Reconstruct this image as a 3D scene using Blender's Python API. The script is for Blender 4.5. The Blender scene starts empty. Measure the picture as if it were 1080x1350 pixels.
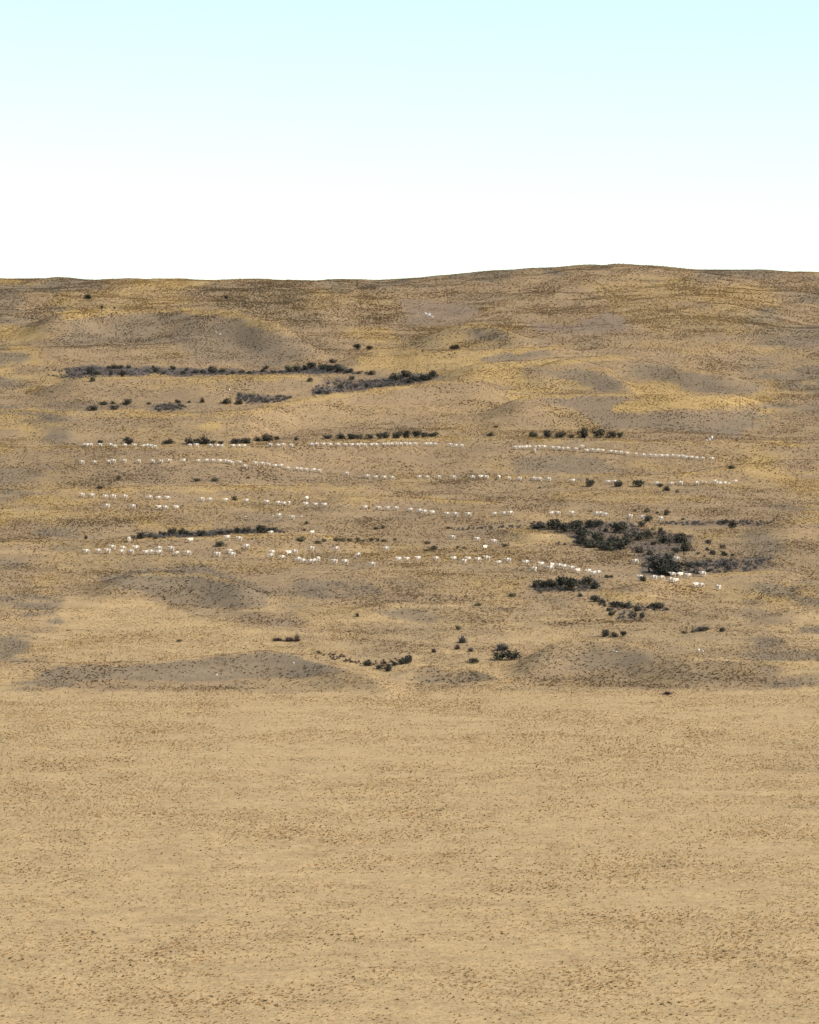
import bpy, math, random
import numpy as np
from mathutils import Vector

random.seed(7)
RNG = np.random.default_rng(7)
SC = bpy.context.scene
COL = SC.collection

# ------------------------------------------------------------------ camera, world, sun, exposure
F = 4800.0            # focal length in photograph pixels (1080 wide): a long telephoto lens
UC, VH = 540.0, 580.0 # optical axis in photograph pixels
CAM_H = 33.25         # metres above the grassy flat in the foreground
cam = bpy.data.cameras.new('camera')
cam.sensor_width = 36.0
cam.lens = F * 36.0 / 1350.0
cam.shift_y = -(675.0 - VH) / 1350.0
cam.clip_start, cam.clip_end = 1.0, 20000.0
cam_ob = bpy.data.objects.new('camera', cam)
cam_ob.location = (0, 0, CAM_H)
cam_ob.rotation_euler = (math.radians(90), 0, 0)
COL.objects.link(cam_ob)
SC.camera = cam_ob

SUN_EL, SUN_AZ = 41.0, 112.0      # degrees; azimuth clockwise from the view direction: light comes from the right
wd = bpy.data.worlds.new('World'); SC.world = wd; wd.use_nodes = True
nt = wd.node_tree
sky = nt.nodes.new('ShaderNodeTexSky'); sky.sky_type = 'NISHITA'; sky.sun_disc = False
sky.sun_elevation = math.radians(SUN_EL); sky.sun_rotation = math.radians(SUN_AZ)
sky.air_density = 1.0; sky.dust_density = 0.6; sky.ozone_density = 1.0
nt.links.new(sky.outputs[0], nt.nodes['Background'].inputs[0])
nt.nodes['Background'].inputs[1].default_value = 0.14
sl = bpy.data.lights.new('sun', 'SUN'); sl.energy = 3.9; sl.angle = math.radians(0.5); sl.color = (1.0, 0.945, 0.86)
so = bpy.data.objects.new('sun', sl); COL.objects.link(so)
_e, _a = math.radians(SUN_EL), math.radians(SUN_AZ)
sdir = Vector((math.cos(_e) * math.sin(_a), math.cos(_e) * math.cos(_a), math.sin(_e)))
so.rotation_euler = sdir.to_track_quat('Z', 'Y').to_euler()
so.location = (200, 0, 300)
SC.view_settings.view_transform = 'Standard'
SC.view_settings.look = 'None'
SC.view_settings.gamma = 1.0
SC.view_settings.exposure = 0.60
SC.view_settings.use_curve_mapping = False

# ------------------------------------------------------------------ helpers
def tag(o, label=None, cat=None, group=None, kind=None):
    if label: o['label'] = label
    if cat: o['category'] = cat
    if group: o['group'] = group
    if kind: o['kind'] = kind
    return o

def vnoise(x, y, seed):
    """smooth value noise on arrays, about -1..1"""
    tab = np.random.default_rng(seed).uniform(-1, 1, (256, 256))
    xi, yi = np.floor(x).astype(np.int64), np.floor(y).astype(np.int64)
    fx, fy = x - xi, y - yi
    fx, fy = fx * fx * (3 - 2 * fx), fy * fy * (3 - 2 * fy)
    a, b = tab[xi & 255, yi & 255], tab[(xi + 1) & 255, yi & 255]
    c, d = tab[xi & 255, (yi + 1) & 255], tab[(xi + 1) & 255, (yi + 1) & 255]
    return (a * (1 - fx) + b * fx) * (1 - fy) + (c * (1 - fx) + d * fx) * fy

def fbm(x, y, seed, octv=4, gain=0.5):
    s, a, n = 0, 1.0, 0
    for k in range(octv):
        s = s + a * vnoise(x * 2 ** k + 17.3 * k, y * 2 ** k - 9.1 * k, seed + k); n += a; a *= gain
    return s / n

def sstep(t):
    t = np.clip(t, 0, 1); return t * t * (3 - 2 * t)

def mesh_from(name, verts, faces, mats=(), smooth=False):
    me = bpy.data.meshes.new(name)
    me.from_pydata([tuple(v) for v in verts], [], [tuple(f) for f in faces])
    for m in mats: me.materials.append(m)
    if smooth: me.shade_smooth()
    return me

ONES = ['', 'first', 'second', 'third', 'fourth', 'fifth', 'sixth', 'seventh', 'eighth', 'ninth', 'tenth', 'eleventh', 'twelfth',
        'thirteenth', 'fourteenth', 'fifteenth', 'sixteenth', 'seventeenth', 'eighteenth', 'nineteenth']
TENS = {2: ('twentieth', 'twenty'), 3: ('thirtieth', 'thirty'), 4: ('fortieth', 'forty'), 5: ('fiftieth', 'fifty')}
def ordinal(n):
    if n < 20: return ONES[n]
    t, o = divmod(n, 10)
    return TENS[t][0] if o == 0 else TENS[t][1] + '-' + ONES[o]
def nth(i, n):
    """1-based place from the left among n"""
    if n == 1: return 'only'
    if i == 1: return 'leftmost'
    if i == n: return 'rightmost'
    if i > n / 2 and n - i + 1 < 20 and n > 12:
        return ordinal(n - i + 1) + ' from right'
    return ordinal(i) + ' from left'

# zoomed crops of the photograph in which the things were measured: origin and magnification
CR = {'Z1': (108, 387, 3.6), 'Z2': (390, 387, 3.6), 'Z3': (672, 387, 3.6), 'Z4': (108, 580, 3.6), 'Z5': (672, 580, 3.6),
      'Z6': (108, 763, 3.6), 'Z7': (390, 763, 3.6), 'Z8': (672, 763, 3.6)}
K = 1080 / 110.0
def cp(c, x, y):
    ox, oy, s = CR[c]; return ox + x / s, oy + y / s

# ------------------------------------------------------------------ terrain profile: flat, long gentle rise, steeper hill, ridge
dd = np.arange(40.0, 3200.0, 0.5)
slope = np.interp(dd, [0, 486, 498, 1040, 1075, 1150, 1560, 1625, 1690, 1900, 3200],
                  [0, 0, .0667, .0667, .10, .128, .135, .06, -.05, -.16, -.16])
zz = np.concatenate([[0], np.cumsum(slope[:-1] * 0.5)])
vbase = VH - F * (zz - CAM_H) / dd
i_crest = int(np.argmin(vbase))
def z_of_d(d): return np.interp(d, dd, zz)
def d_of_vb(v): return np.interp(-np.asarray(v, float), -vbase[:i_crest + 1], dd[:i_crest + 1])

# crest lines of the hummocks: points on the photograph, rise (m), length of the near face (m), length of the far side (m)
CRESTS = [
    ([(-100, 872), (108, 876), (215, 873), (350, 859), (395, 865), (450, 880), (520, 894)], 1.7, 16, 12),
    ([(690, 862), (725, 850), (765, 843), (815, 843), (850, 855), (900, 866), (972, 871), (1150, 876)], 2.1, 24, 12),
    ([(515, 890), (562, 879), (626, 883), (672, 894)], 0.8, 9, 7),
    ([(500, 860), (584, 866), (650, 880)], 0.5, 12, 8),
    ([(130, 762), (200, 756), (262, 757), (350, 776)], 1.6, 22, 14),
    ([(-120, 718), (108, 713), (250, 709), (400, 706), (470, 708)], 1.3, 20, 10),
    ([(-120, 648), (108, 645), (250, 641), (408, 641), (520, 643)], 1.2, 24, 12),
    ([(415, 658), (500, 655), (600, 659), (705, 668)], 1.1, 22, 12),
    ([(600, 632), (700, 626), (850, 627), (972, 620), (1150, 622)], 1.0, 22, 12),
    ([(-150, 590), (108, 589), (330, 588), (400, 583), (500, 579), (600, 577), (700, 579), (830, 582), (960, 584), (1200, 586)], 2.3, 45, 16),
    ([(-150, 540), (108, 542), (250, 546), (330, 540), (390, 528), (460, 515), (540, 508), (590, 502), (660, 500)], 2.6, 40, 18),
    ([(60, 500), (160, 497), (250, 497), (400, 495), (455, 494)], 2.2, 34, 16),
    ([(450, 468), (500, 460), (590, 463), (690, 459), (770, 456)], 1.8, 30, 18),
    ([(590, 482), (672, 477), (780, 471), (860, 473)], 1.9, 30, 18),
    ([(650, 527), (740, 520), (830, 520), (900, 524), (1000, 517)], 2.2, 40, 18),
    ([(700, 490), (755, 484), (800, 488), (830, 500)], 1.6, 26, 16),
    ([(40, 415), (180, 408), (300, 412), (370, 428), (410, 440)], 3.0, 45, 22),
    ([(560, 438), (620, 428), (660, 432), (700, 440)], 1.8, 28, 18),
    ([(850, 478), (920, 488), (990, 497)], 1.6, 30, 18),
    ([(820, 770), (880, 764), (960, 755), (1060, 752)], 1.0, 18, 10),
    ([(640, 694), (700, 703), (760, 700)], 0.7, 14, 8),
    ([(450, 806), (520, 797), (600, 800), (660, 812)], 0.8, 14, 9),
    ([(-200, 812), (-80, 800), (60, 806), (120, 800)], 1.2, 18, 10),
    ([(1000, 690), (1090, 684), (1190, 690)], 1.4, 20, 11),
    ([(1010, 808), (1080, 800), (1180, 806)], 1.3, 18, 10),
]
NC, U0, U1 = 760, -420.0, 1500.0
ucol = np.linspace(U0, U1, NC)
vrow = np.concatenate([np.linspace(2600, 1480, 16)[:-1], np.arange(1480, 905, -1.6), np.arange(905, vbase[i_crest] + 0.6, -0.78)])
drow = d_of_vb(vrow)
drow = np.concatenate([drow, drow[-1] + 4 + np.cumsum(np.linspace(4, 60, 34))])
NR = len(drow)
Uu, Dd = np.meshgrid(ucol, drow)
Xx = (Uu - UC) * Dd / F
Zz = z_of_d(Dd)
rise = np.clip((Dd - 470) / 120, 0.12, 1)
Zz += rise * (1.7 * fbm(Xx / 58, Dd / 80, 3, 3) + 0.16 * fbm(Xx / 6.5, Dd / 6.5, 11, 3))
Zz += np.clip((Dd - 1080) / 200, 0, 1) * (6.5 * fbm(Xx / 90, Dd / 120, 23, 4))
Zz += np.clip((Dd - 1480) / 160, 0, 1) * (8.0 * fbm(Xx / 150 + 3.3, Dd / 400, 31, 4))
Vf = VH - F * (Zz - CAM_H) / Dd
Dz = np.zeros_like(Zz)
for pts, A, Lf, Lb in CRESTS:          # lift the ground so that each crest shows along its line
    far = pts[0][1] < 600
    A = A * (1.0 if pts[0][1] > 780 else 2.3 if far else 1.6); Lf, Lb = Lf * (1.35 if far else 1.1), Lb * 1.15
    pu, pv = [p[0] for p in pts], [p[1] for p in pts]
    cr = np.interp(ucol, pu, pv)
    k_ = np.ones(9) / 9.
    cr = np.convolve(np.pad(cr, 4, mode='edge'), k_, 'valid')
    dc = drow[((Vf - A * F / Dd) <= cr[None, :]).argmax(0)]
    dc = np.convolve(np.pad(dc, 6, mode='edge'), np.ones(13) / 13., 'valid')
    t = 80.0
    taper = sstep((ucol - pu[0] + t * .4) / t) * sstep((pu[-1] + t * .4 - ucol) / t)
    sgap = Dd - dc[None, :]
    Dz += A * taper[None, :] * np.where(sgap < 0, 1 - sstep(-sgap / Lf), 1 - sstep(sgap / Lb))
Zz += Dz
Vv = VH - F * (Zz - CAM_H) / Dd                     # where each ground point shows in the photograph
Venv = np.minimum.accumulate(Vv, axis=0)

def at(u, v):
    """the first ground point seen through photograph pixel (u, v): x, y, z"""
    cf = (u - U0) / (U1 - U0) * (NC - 1)
    c0 = int(min(max(math.floor(cf), 0), NC - 2)); f = cf - c0
    col = Vv[:, c0] * (1 - f) + Vv[:, c0 + 1] * f
    env = np.minimum.accumulate(col)
    r = int(np.searchsorted(-env, -v))
    r = min(max(r, 1), NR - 1)
    a, b = col[r - 1], col[r]
    t = 0.5 if abs(a - b) < 1e-6 else min(max((a - v) / (a - b), 0), 1)
    d = drow[r - 1] * (1 - t) + drow[r] * t
    z = (Zz[r - 1, c0] * (1 - f) + Zz[r - 1, c0 + 1] * f) * (1 - t) + (Zz[r, c0] * (1 - f) + Zz[r, c0 + 1] * f) * t
    return (u - UC) * d / F, d, z

# ------------------------------------------------------------------ what grows where, with some shade painted in: cover maps over the slope
MU0, MV0, MW, MH = -420, 320, 1920, 1200
mu, mv = np.meshgrid(np.arange(MW) + MU0 + .5, np.arange(MH) + MV0 + .5)
wu = mu + 22 * fbm(mu / 34, mv / 12, 41, 5, .65); wv = mv + 5.5 * fbm(mu / 30, mv / 9, 47, 5, .65)
CH = {k: np.zeros((MH, MW), np.float32) for k in ('grey', 'mauve', 'gold', 'pale', 'rough', 'dark', 'brown')}  # grey: stony ground, plus shade of the near faces put into the colour
out = np.clip(np.maximum(np.maximum(108 - mu, mu - 972) / 40, (387 - mv) / 18), 0, 1)   # beyond the measured part of the slope: the same cover, by noise
inn = 1 - out
n1 = fbm(mu / 110, mv / 22, 61, 4); n2 = fbm(mu / 90 + 40, mv / 18, 67, 4); n3 = fbm(mu / 45, mv / 12, 71, 4)
CH['gold'] += (0.15 + 0.34 * np.clip(n1 * 2, 0, 1)) + out * 0.5 * np.clip(n1 * 3 - .2, 0, 1)
CH['grey'] += 0.10 + 0.25 * np.clip(n2 * 2.4, 0, 1) + out * 0.7 * np.clip(n2 * 4 - .4, 0, 1)
CH['rough'] += 0.15 + 0.45 * np.clip(n3 * 2.2, 0, 1) + 0.3 * sstep((470 - mv) / 60)
plain = sstep((wv + out * 14 * fbm(mu / 60, mv * 0, 231, 3) - 906) / 8)
CH['pale'] += 0.72 * sstep((mv - 770) / 60) * (1 - plain) * (0.6 + 0.6 * np.clip(n1 * 2 + .4, 0, 1)) + 0.95 * plain
for k in ('gold', 'grey', 'rough'): CH[k] *= 1 - 0.85 * plain

rbey = random.Random(3)
def beyond(u, v):
    if u <= 109: u -= rbey.uniform(8, 60)
    if u >= 971: u += rbey.uniform(8, 60)
    if v <= 393: v -= rbey.uniform(6, 30)
    return u, v
def zone(crop, pts, soft=12, **amt):
    P = np.array([beyond(*cp(crop, x, y)) for x, y in pts])
    pad = soft * 2 + 12
    a0 = int(max(P[:, 0].min() - pad - MU0, 0)); a1 = int(min(P[:, 0].max() + pad - MU0, MW))
    b0 = int(max(P[:, 1].min() - pad - MV0, 0)); b1 = int(min(P[:, 1].max() + pad - MV0, MH))
    x, y = wu[b0:b1, a0:a1], wv[b0:b1, a0:a1]
    inside = np.zeros(x.shape, bool); dist = np.full(x.shape, 1e9)
    for (xa, ya), (xb, yb) in zip(P, np.roll(P, -1, 0)):
        if ya != yb:
            c = (ya > y) != (yb > y)
            inside ^= c & (x < (xb - xa) * (y - ya) / (yb - ya) + xa)
        ex, ey = (xb - xa), (yb - ya) * 2.6          # edges are sharper across the slope than along it
        px, py = x - xa, (y - ya) * 2.6
        t = np.clip((px * ex + py * ey) / (ex * ex + ey * ey + 1e-9), 0, 1)
        dist = np.minimum(dist, np.hypot(px - t * ex, py - t * ey))
    m = sstep(0.5 + np.where(inside, dist, -dist) / (2 * soft))
    for k, v in amt.items():
        s = CH[k][b0:b1, a0:a1]
        if v < 0: s *= 1 - m * -v
        else: s[:] = np.maximum(s, m * v)

zone('Z1', [(0, 130), (200, 90), (380, 80), (560, 95), (760, 110), (960, 185), (1080, 230), (1080, 300), (900, 340), (600, 330), (400, 250), (150, 240), (0, 260)], grey=.62, mauve=.35, gold=-.6)
zone('Z1', [(620, 165), (740, 150), (790, 190), (640, 225)], grey=.9, gold=-.8)
zone('Z1', [(540, 10), (1080, 10), (1080, 160), (960, 150), (800, 100), (600, 70)], rough=1, grey=.45, brown=.4)
zone('Z1', [(0, 85), (200, 72), (500, 76), (760, 97), (950, 170), (900, 180), (700, 112), (400, 88), (100, 105), (0, 128)], 4, gold=.85, grey=-.7)
zone('Z1', [(120, 20), (400, 15), (520, 40), (400, 70), (100, 75)], gold=.6)
zone('Z1', [(0, 350), (120, 342), (400, 356), (700, 366), (900, 366), (1080, 342), (1080, 380), (900, 386), (500, 390), (200, 386), (0, 415)], 4, dark=.9)
zone('Z1', [(200, 392), (500, 395), (1080, 388), (1080, 412), (500, 422), (200, 405)], 4, gold=.65, grey=-.5)
zone('Z1', [(735, 475), (1000, 490), (960, 515), (780, 525), (740, 500)], 5, dark=.7)
zone('Z1', [(340, 530), (460, 520), (500, 545), (400, 562), (345, 555)], 5, grey=.95)
zone('Z1', [(0, 510), (200, 520), (300, 540), (200, 555), (0, 555)], 6, dark=.4)
zone('Z1', [(0, 562), (300, 564), (560, 574), (800, 548), (1080, 498), (1080, 530), (850, 580), (500, 590), (0, 585)], 5, gold=.55, grey=-.6)
zone('Z1', [(590, 605), (690, 600), (650, 655), (595, 650)], 5, gold=1)
zone('Z2', [(510, 30), (800, 40), (860, 90), (760, 150), (560, 150), (520, 110)], mauve=.8, gold=-.6, rough=-.7)
zone('Z2', [(290, 20), (500, 20), (520, 100), (400, 150), (280, 140)], rough=1, brown=.3)
zone('Z2', [(0, 60), (150, 100), (160, 160), (0, 160)], rough=.9, grey=.4)
zone('Z2', [(250, 150), (450, 170), (500, 230), (350, 240), (250, 200)], gold=.85, grey=-.6)
zone('Z2', [(560, 170), (850, 150), (1000, 170), (1050, 250), (650, 270), (480, 250)], rough=.8, gold=.55)
zone('Z2', [(820, 170), (980, 180), (990, 220), (850, 230)], grey=.8, gold=-.7)
zone('Z2', [(280, 300), (450, 258), (700, 283), (1080, 252), (1080, 450), (850, 420), (720, 400), (640, 390), (520, 370), (300, 370)], gold=.75, grey=-.7)
zone('Z2', [(0, 200), (150, 195), (240, 240), (160, 290), (0, 300)], grey=.5, rough=.6)
zone('Z2', [(860, 312), (960, 288), (1080, 278), (1080, 312), (900, 327)], 4, grey=.9, mauve=.5, gold=-.9)
zone('Z2', [(0, 347), (100, 342), (240, 352), (320, 380), (0, 380)], 4, dark=1)
zone('Z2', [(90, 440), (270, 415), (400, 410), (500, 384), (640, 378), (690, 395), (560, 430), (300, 460), (100, 482)], 4, dark=.9)
zone('Z2', [(100, 400), (270, 400), (260, 420), (90, 440)], 5, dark=.5)
zone('Z2', [(0, 505), (250, 474), (500, 440), (720, 408), (720, 420), (500, 456), (250, 490), (0, 524)], 3, gold=.8, grey=-.7)
zone('Z2', [(150, 510), (270, 510), (260, 560), (170, 555)], rough=.9)
zone('Z2', [(700, 480), (1080, 520), (1080, 590), (900, 550), (700, 530)], rough=.8, brown=.3)
zone('Z3', [(350, 20), (1080, 20), (1080, 200), (700, 190), (560, 150), (500, 100)], gold=.55, rough=.6)
zone('Z3', [(70, 140), (300, 150), (450, 90), (530, 130), (570, 170), (350, 190), (150, 185)], mauve=.9, gold=-.8, rough=-.7)
zone('Z3', [(780, 190), (920, 195), (900, 230), (780, 215)], brown=.8, rough=.7)
zone('Z3', [(810, 30), (940, 35), (940, 70), (830, 60)], mauve=.7)
zone('Z3', [(0, 262), (250, 242), (300, 252), (0, 282)], 3, gold=.9, grey=-.7)
zone('Z3', [(0, 284), (180, 268), (190, 290), (0, 312)], 3, grey=.85, mauve=.4, gold=-.8)
zone('Z3', [(0, 322), (400, 303), (600, 313), (400, 324), (0, 352)], 4, gold=.9, grey=-.7)
zone('Z3', [(130, 362), (300, 352), (450, 390), (540, 440), (440, 462), (350, 432), (200, 397)], 5, grey=1, gold=-.9, rough=-.5)
zone('Z3', [(560, 340), (750, 340), (1000, 400), (1080, 440), (1080, 480), (850, 470), (700, 420), (560, 390)], grey=.75, mauve=.3, gold=-.7)
zone('Z3', [(560, 422), (750, 422), (900, 490), (1080, 482), (1080, 520), (850, 550), (500, 560), (450, 520), (600, 492)], 5, gold=1, grey=-.8)
zone('Z3', [(0, 492), (250, 477), (550, 482), (600, 492), (250, 493), (0, 508)], 3, gold=.95, grey=-.8)
zone('Z3', [(0, 380), (120, 390), (350, 420), (420, 460), (250, 475), (0, 490)], gold=.7, rough=.7)
zone('Z3', [(180, 502), (350, 490), (560, 492), (480, 530), (480, 570), (720, 570), (1080, 545), (1080, 690), (700, 640), (420, 640), (330, 560), (200, 520)], 6, grey=.65, mauve=.6, gold=-.8)
zone('Z3', [(150, 520), (330, 560), (420, 640), (260, 640), (150, 570)], rough=1, gold=.4)
zone('Z3', [(640, 570), (1000, 560), (960, 620), (650, 640)], rough=.8)
zone('Z4', [(0, 110), (1080, 130), (1080, 210), (600, 215), (0, 225)], grey=.35, rough=.55, gold=-.5)
zone('Z4', [(0, 236), (500, 228), (1080, 225), (1080, 240), (500, 246), (0, 252)], 4, gold=.6, grey=-.6)
zone('Z4', [(0, 320), (150, 340), (420, 400), (640, 400), (640, 430), (300, 425), (150, 370), (0, 360)], gold=.7, grey=-.6)
zone('Z4', [(0, 370), (200, 370), (280, 400), (150, 430), (0, 440)], grey=.4, rough=.7)
zone('Z4', [(230, 470), (300, 442), (500, 432), (700, 428), (930, 418), (960, 440), (700, 450), (500, 460), (350, 468)], 4, dark=.8)
zone('Z4', [(740, 340), (900, 340), (980, 370), (900, 410), (750, 390)], grey=.7)
zone('Z4', [(0, 540), (600, 560), (1080, 590), (1080, 620), (600, 610), (0, 580)], gold=.5)
zone('Z4', [(780, 500), (1080, 510), (1080, 560), (800, 555)], gold=.55)
zone('Z4', [(0, 260), (60, 260), (60, 320), (0, 330)], gold=.5)
zone('Z5', [(0, 90), (250, 70), (420, 80), (560, 150), (300, 158), (0, 160)], grey=.75, mauve=.3, gold=-.7)
zone('Z5', [(560, 100), (760, 110), (800, 140), (600, 148)], gold=.5, brown=.4)
zone('Z5', [(0, 162), (500, 156), (1080, 160), (1080, 172), (500, 172), (0, 178)], 4, gold=.5)
zone('Z5', [(160, 235), (560, 245), (900, 260), (960, 300), (600, 300), (200, 290)], gold=.6, grey=-.5)
zone('Z5', [(0, 425), (200, 430), (260, 480), (200, 500), (0, 510)], 5, gold=.6, pale=.3)
zone('Z5', [(80, 420), (200, 390), (540, 385), (700, 440), (860, 450), (880, 520), (780, 560), (820, 640), (640, 640), (600, 540), (560, 500), (500, 530), (330, 500), (240, 440)], 6, dark=.65)
zone('Z5', [(820, 570), (1080, 560), (1080, 630), (820, 640)], 6, dark=.5)
zone('Z5', [(700, 390), (1080, 380), (1080, 410), (700, 405)], 5, dark=.45)
zone('Z5', [(880, 440), (1080, 440), (1080, 480), (900, 480)], gold=.6)
zone('Z5', [(100, 680), (420, 660), (420, 720), (150, 720)], 6, dark=.5)
zone('Z5', [(0, 590), (260, 600), (250, 650), (0, 640)], grey=.45)
zone('Z5', [(640, 200), (900, 205), (900, 218), (640, 215)], 4, dark=.45)
zone('Z6', [(80, 0), (300, -45), (560, -55), (780, 0), (880, 60), (860, 130), (600, 140), (430, 110), (330, 80), (200, 40)], 6, grey=.95, gold=-.9, pale=-.9, mauve=.25)
zone('Z6', [(300, 65), (480, 108), (640, 130), (600, 145), (430, 130), (300, 90)], 5, rough=.9, brown=.4)
zone('Z6', [(0, 80), (250, 92), (450, 142), (700, 230), (1000, 250), (1080, 300), (1080, 370), (880, 342), (600, 366), (350, 390), (0, 392)], 6, pale=.8, gold=.5, grey=-.6)
zone('Z6', [(0, 400), (200, 415), (380, 402), (640, 368), (880, 348), (1080, 372), (1180, 395), (1240, 430), (1080, 470), (760, 470), (500, 490), (250, 480), (0, 480)], 7, grey=.9, gold=-.9, pale=-1)
zone('Z6', [(0, 470), (500, 480), (760, 470), (1250, 440), (1420, 470), (1400, 520), (1080, 540), (600, 530), (300, 525), (0, 520)], 8, rough=.5, brown=.3, pale=-.45, grey=.25)
zone('Z6', [(680, 190), (850, 180), (1060, 200), (1060, 230), (800, 225)], mauve=.6, rough=.6, pale=-.6)
zone('Z7', [(0, 0), (350, 10), (420, 80), (150, 100), (0, 80)], grey=.8, pale=-.6, gold=-.6)
zone('Z7', [(350, 150), (600, 140), (720, 180), (650, 210), (430, 190)], grey=.7, pale=-.7, gold=-.6)
zone('Z7', [(0, 120), (350, 130), (450, 210), (0, 230)], gold=.6, brown=.3)
zone('Z7', [(650, 130), (1080, 130), (1080, 200), (700, 205)], grey=.35, pale=-.5)
zone('Z7', [(0, 362), (250, 398), (440, 458), (430, 475), (200, 420), (0, 380)], 4, pale=1, grey=-.8)
zone('Z7', [(520, 360), (700, 375), (900, 430), (1030, 470), (1030, 490), (800, 450), (560, 420)], 4, pale=.9, grey=-.8)
zone('Z7', [(500, 440), (620, 417), (850, 432), (980, 470), (850, 500), (600, 490)], 5, grey=.65, rough=.7, pale=-.8)
zone('Z7', [(880, 330), (960, 380), (930, 410), (870, 390)], gold=.6, brown=.5)
zone('Z8', [(0, 420), (150, 320), (330, 285), (520, 290), (640, 330), (800, 360), (1080, 390), (1080, 520), (800, 530), (500, 530), (250, 500), (100, 470)], 16, grey=.42, rough=.45, pale=-.75, brown=.3)
zone('Z8', [(220, 380), (350, 350), (500, 310), (700, 380), (560, 440), (350, 430)], 14, grey=.8, gold=-.8, brown=-.8)
zone('Z8', [(0, 240), (400, 250), (560, 270), (900, 280), (1080, 270), (1080, 320), (800, 340), (640, 320), (520, 285), (330, 280), (150, 310), (0, 300)], 5, pale=.8)
zone('Z8', [(640, 160), (1080, 180), (1080, 240), (640, 240)], pale=.5)
zone('Z8', [(380, 50), (660, 70), (700, 120), (480, 110)], gold=.7, brown=.5)
zone('Z8', [(100, 205), (460, 192), (690, 205), (460, 225), (200, 222)], 4, brown=.9, rough=.9, pale=-.8)
zone('Z8', [(100, 90), (300, 90), (330, 140), (150, 140)], grey=.5, pale=-.6)
zone('Z8', [(240, 460), (400, 470), (420, 520), (250, 520)], 6, brown=.9, gold=.5)
zone('Z8', [(500, 110), (640, 120), (640, 210), (520, 200)], 7, dark=.35)
zone('Z8', [(540, 668), (700, 668), (760, 680), (560, 678)], 3, brown=.8, rough=.8, pale=-.7)
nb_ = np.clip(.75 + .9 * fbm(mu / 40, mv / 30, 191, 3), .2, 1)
for pts, A, Lf, Lb in CRESTS:                  # dry pale grass on each crest, also a painted light edge for relief
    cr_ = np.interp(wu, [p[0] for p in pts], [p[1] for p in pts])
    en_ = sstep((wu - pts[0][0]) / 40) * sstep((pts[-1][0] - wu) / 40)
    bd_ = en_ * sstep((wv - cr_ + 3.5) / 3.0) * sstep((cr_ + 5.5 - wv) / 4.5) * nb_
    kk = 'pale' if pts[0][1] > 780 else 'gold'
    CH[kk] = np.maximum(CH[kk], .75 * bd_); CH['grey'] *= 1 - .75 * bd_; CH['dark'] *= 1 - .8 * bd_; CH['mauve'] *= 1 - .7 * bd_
for q_, k in enumerate(('grey', 'mauve', 'gold', 'pale', 'brown')):     # no kind of cover is even
    nq = fbm(mu / 26 + 5 * q_, mv / 8 + 3 * q_, 141 + 5 * q_, 4, .6)
    CH[k] = CH[k] * ((1.12 if k == 'gold' else 1.0) + (.40 if k == 'gold' else .62) * nq * (1 - .5 * plain)) + .10 * np.clip(nq * 2, 0, 1) * (1 - plain)
n5 = fbm(mu / 160, mv / 40, 201, 4, .6)
st_ = fbm((mu + mv * 1.2) / 150, mv / 7 - mu / 160, 241, 4, .6) * sstep((mv - 560) / 200) * (1 - plain)
CH['pale'] = CH['pale'] + np.clip(st_ * 1.1, -.25, .45) * (1 - .8 * CH['grey'])
CH['pale'] = np.maximum(CH['pale'], plain * np.clip(.80 + .5 * n5, .3, 1))
CH['brown'] = np.maximum(CH['brown'], plain * np.clip(.9 * fbm(mu / 120 + 9, mv / 26, 211, 4, .6) - .1, 0, .5))
CH['rough'] = np.maximum(CH['rough'], plain * np.clip(1.5 * fbm(mu / 90 + 4, mv / 22, 221, 4, .6), 0, .5))
for k in CH: CH[k] = np.clip(CH[k], 0, 1)

def cover(k, u, v):
    i = np.clip((v - MV0).astype(int), 0, MH - 1); j = np.clip((u - MU0).astype(int), 0, MW - 1)
    return CH[k][i, j]

# ------------------------------------------------------------------ materials
def new_mat(name, rough=0.9, spec=0.15):
    m = bpy.data.materials.new(name); m.use_nodes = True
    b = m.node_tree.nodes['Principled BSDF']
    b.inputs['Roughness'].default_value = rough
    b.inputs['Specular IOR Level'].default_value = spec
    return m, m.node_tree, b

C_TAN, C_GOLD, C_PALE = (.248, .167, .092), (.345, .229, .088), (.384, .261, .122)
C_GREY, C_MAUVE, C_DARK, C_BROWN = (.186, .137, .082), (.206, .144, .091), (.085, .070, .060), (.170, .108, .058)

def N(nt, t, **kw):
    n = nt.nodes.new(t)
    for k, v in kw.items(): setattr(n, k, v)
    return n
def mathn(nt, op, a, b=None, clamp=False):
    n = N(nt, 'ShaderNodeMath', operation=op, use_clamp=clamp)
    for i, x in enumerate((a, b)):
        if x is None: continue
        if isinstance(x, (int, float)): n.inputs[i].default_value = x
        else: nt.links.new(x, n.inputs[i])
    return n.outputs[0]
def mixc(nt, f, a, b, blend='MIX'):
    n = N(nt, 'ShaderNodeMix', data_type='RGBA', blend_type=blend)
    for i, x in ((0, f), (6, a), (7, b)):
        if isinstance(x, (int, float)): n.inputs[i].default_value = x
        elif isinstance(x, tuple): n.inputs[i].default_value = (*x, 1)
        else: nt.links.new(x, n.inputs[i])
    return n.outputs[2]
def noise(nt, vec, scale, detail=4, rough=.6):
    n = N(nt, 'ShaderNodeTexNoise'); n.inputs['Scale'].default_value = scale
    n.inputs['Detail'].default_value = detail; n.inputs['Roughness'].default_value = rough
    nt.links.new(vec, n.inputs['Vector']); return n.outputs['Fac']
def remap(nt, x, a, b, c=0., d=1.):
    n = N(nt, 'ShaderNodeMapRange'); nt.links.new(x, n.inputs[0])
    for i, v in enumerate((a, b, c, d)): n.inputs[i + 1].default_value = v
    return n.outputs[0]

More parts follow.
